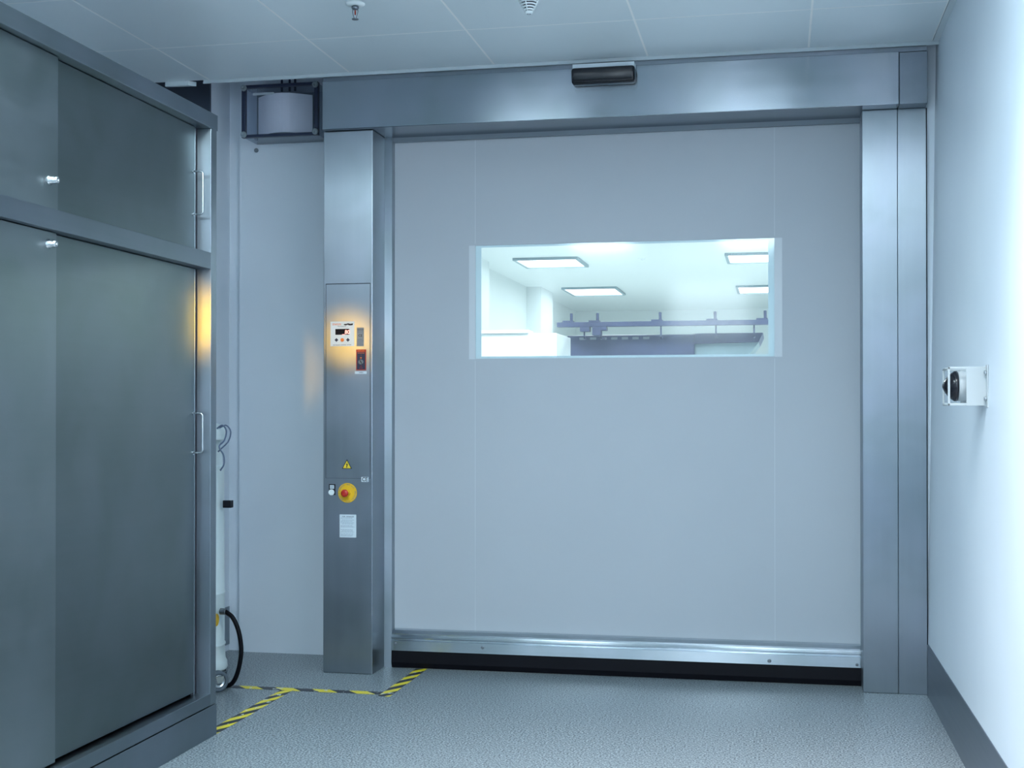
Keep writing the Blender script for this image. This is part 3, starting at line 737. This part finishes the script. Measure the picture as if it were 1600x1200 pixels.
# ================================================================ hazard tape
def tape(name, ax, a0, a1, b0, b1, slope, period, phase, label):
    """strip running along axis ax from a0..a1, across b0..b1; slope: along-shift over the width"""
    n = max(2, int((a1-a0)/0.08)); bm = nb(); uvl = bm.loops.layers.uv.new('UVMap'); rr = random.Random(int(a0*100)+7)
    A = []; B = []
    for k in range(n+1):
        a = a0+(a1-a0)*k/n; j = (rr.random()-0.5)*0.004
        for L_, b in ((A, b0+j), (B, b1+j)):
            L_.append((bm.verts.new((b, a, 0.0012) if ax == 'Y' else (a, b, 0.0012)), a, b))
    for k in range(n):
        q = [A[k], A[k+1], B[k+1], B[k]]
        f = bm.faces.new([v[0] for v in q])
        for l, v in zip(f.loops, q):
            l[uvl].uv = ((v[1]-slope*(v[2]-b0)/(b1-b0))/period + phase, (v[2]-b0)/(b1-b0))
    bm.normal_update()
    ext = bmesh.ops.extrude_face_region(bm, geom=bm.faces[:])
    bmesh.ops.translate(bm, vec=(0, 0, -0.0009), verts=[v for v in ext['geom'] if isinstance(v, bmesh.types.BMVert)])
    o = obj(name, bm, 'hazard'); tag(o, label, 'tape'); return o
tape('floor_tape', 'Y', 5.056, 5.905, -2.326, -2.268, 0.128, 0.178, 0.62, 'yellow and black floor tape running from the cabinet corner to the cross strip')
tape('floor_tape', 'X', -2.665, -1.835, 5.908, 5.962, -0.055, 0.186, 0.48, 'yellow and black floor tape running from the vacuum past the column foot')
tape('floor_tape', 'Y', 5.875, 6.545, -1.832, -1.775, 0.10, 0.165, 0.25, 'yellow and black floor tape running under the door curtain')

# ================================================================ ceiling lights of this room (outside the frame)
lab = {0: 'recessed ceiling light over the cabinet', 1: 'recessed ceiling light in mid room', 2: 'recessed ceiling light behind the camera at left', 3: 'recessed ceiling light behind the camera at right', 4: 'recessed ceiling light beside the right wall'}
for i, (x, y, sx, sy, p, s) in enumerate(LUM):
    t_ = thing('ceiling_light', lab[i], 'light', (x, y, H))
    bm = nb(); f_ = 0.015
    for a in ((-sx/2-f_, -sx/2, -sy/2-f_, sy/2+f_), (sx/2, sx/2+f_, -sy/2-f_, sy/2+f_), (-sx/2, sx/2, -sy/2-f_, -sy/2), (-sx/2, sx/2, sy/2, sy/2+f_)):
        box(bm, x+a[0], x+a[1], y+a[2], y+a[3], H-0.012, H)
    obj('frame', bm, 'trim', t_)
    bm = nb(); box(bm, x-sx/2, x+sx/2, y-sy/2, y+sy/2, H-0.008, H-0.002); obj('diffuser', bm, 'diffuser', t_)

# ================================================================ far room contents
FZ = H+0.03
def far_light(x0, x1, y0, y1, label):
    cx, cy = (x0+x1)/2, (y0+y1)/2
    t_ = thing('ceiling_light', label, 'light', (cx, cy, FZ), 'ceiling lights of the room behind the door')
    bm = nb(); f_ = 0.035
    for a in ((x0-f_, x0, y0-f_, y1+f_), (x1, x1+f_, y0-f_, y1+f_), (x0, x1, y0-f_, y0), (x0, x1, y1, y1+f_)):
        box(bm, a[0], a[1], a[2], a[3], FZ-0.03, FZ)
    obj('frame', bm, 'farteal', t_)
    bm = nb(); box(bm, x0, x1, y0, y1, FZ-0.018, FZ-0.004); obj('diffuser', bm, 'fardiff', t_)
far_light(-2.92, -2.24, 14.60, 15.40, 'nearer left ceiling light seen through the door window')
far_light(-2.95, -2.24, 18.20, 19.25, 'farther left ceiling light seen through the door window')
far_light(-0.54, 0.20, 14.60, 15.38, 'nearer right ceiling light seen through the door window')
far_light(-0.54, 0.20, 18.40, 19.35, 'farther right ceiling light seen through the door window')
FY = 11.0; q = FY/14.0
def fx(x): return x*q
def fz(z): return 1.33+(z-1.33)*q
# covered machine
mc = thing('covered_machine', 'dark blue covered machine seen through the door window', 'machine', (fx(-1.55), FY+0.4, 0))
bm = nb(); box(bm, fx(-2.237), fx(-0.87), FY, FY+0.9, 0.0, fz(2.148), bev=0.01); obj('body', bm, 'fardark', mc)
bm = nb(); prism(bm, [(fx(-0.87), fz(2.155)), (fx(-0.155), fz(2.155)), (fx(-0.20), fz(2.06)), (fx(-0.87), fz(2.045))], 'Y', FY, FY+0.9); obj('top_wing', bm, 'fardark', mc)
bm = nb(); prism(bm, [(fx(-0.87), 0), (fx(-0.30), 0), (fx(-0.30), fz(1.93)), (fx(-0.20), fz(2.058)), (fx(-0.87), fz(2.045))], 'Y', FY+0.05, FY+0.85); obj('side_unit', bm, 'farteal', mc)
for k in range(7):
    bm = nb(); box(bm, fx(-2.10)+k*0.09, fx(-2.10)+k*0.09+0.05, FY-0.012, FY, fz(2.10), fz(2.125))
    obj('control_switch', bm, 'greylabel', mc)
# rail
rl = thing('overhead_rail', 'long dark blue overhead rail above the covered machine', 'rail', (fx(-1.2), FY-0.2, fz(2.25)))
bm = nb(); box(bm, fx(-2.30), 0.55, FY-0.24, FY-0.16, fz(2.222), fz(2.272), bev=0.003); obj('beam', bm, 'fardark', rl)
for x in (-2.15, -1.87, -1.21, -0.64, -0.13):
    bm = nb(); box(bm, fx(x)-0.07, fx(x)+0.02, FY-0.24, FY-0.16, fz(2.272), fz(2.288))
    cyl(bm, (fx(x), FY-0.2, fz(2.272)), 0.012, 0.075, 'Z', 10); obj('bracket', bm, 'fardark', rl)
for x in (-2.02, -1.84, -1.21, -0.64, -0.25):
    bm = nb(); box(bm, fx(x), fx(x)+0.012, FY-0.2, FY-0.013, fz(2.155)-0.045, fz(2.155)-0.03)
    box(bm, fx(x), fx(x)+0.012, FY-0.2, FY-0.188, fz(2.155)-0.045, fz(2.222)+0.001); obj('support_post', bm, 'fardark', rl)
for x, w_, h_ in ((-2.05, 0.10, 0.05), (-1.92, 0.09, 0.09), (-1.83, 0.06, 0.04)):
    bm = nb(); box(bm, fx(x), fx(x)+w_*0.8, FY-0.25, FY-0.15, fz(2.222)-h_*0.8, fz(2.222), bev=0.004); obj('trolley', bm, 'fardark', rl)
# white cupboard
wc = thing('white_cupboard', 'plain white cupboard at the lower left of the door window', 'cupboard', (-2.1, 10.3, 0))
bm = nb(); box(bm, -2.45, -1.68, 10.0, 10.7, 0.0, 1.935, bev=0.004); obj('body', bm, 'farwhite', wc)
bm = nb(); box(bm, -2.47, -1.90, 9.98, 10.2, 1.936, 1.962, bev=0.004); obj('worktop', bm, 'white', wc)
# sprinkler and smoke detector in the far room
bm = nb(); lathe(bm, [(0, FZ-0.05), (0.045, FZ-0.045), (0.075, FZ-0.02), (0.08, FZ)], 28, Matrix.Translation((-0.62, 13.2, 0)))
tag(obj('smoke_detector', bm, 'white'), 'small round smoke detector on the ceiling beyond the door window', 'detector')
bm = nb(); lathe(bm, [(0, FZ-0.035), (0.02, FZ-0.03), (0.02, FZ-0.012), (0.05, FZ-0.008), (0.055, FZ)], 24, Matrix.Translation((-1.50, 14.8, 0)))
tag(obj('ceiling_rose', bm, 'white'), 'tiny round ceiling fitting between the lights beyond the door window', 'fitting')
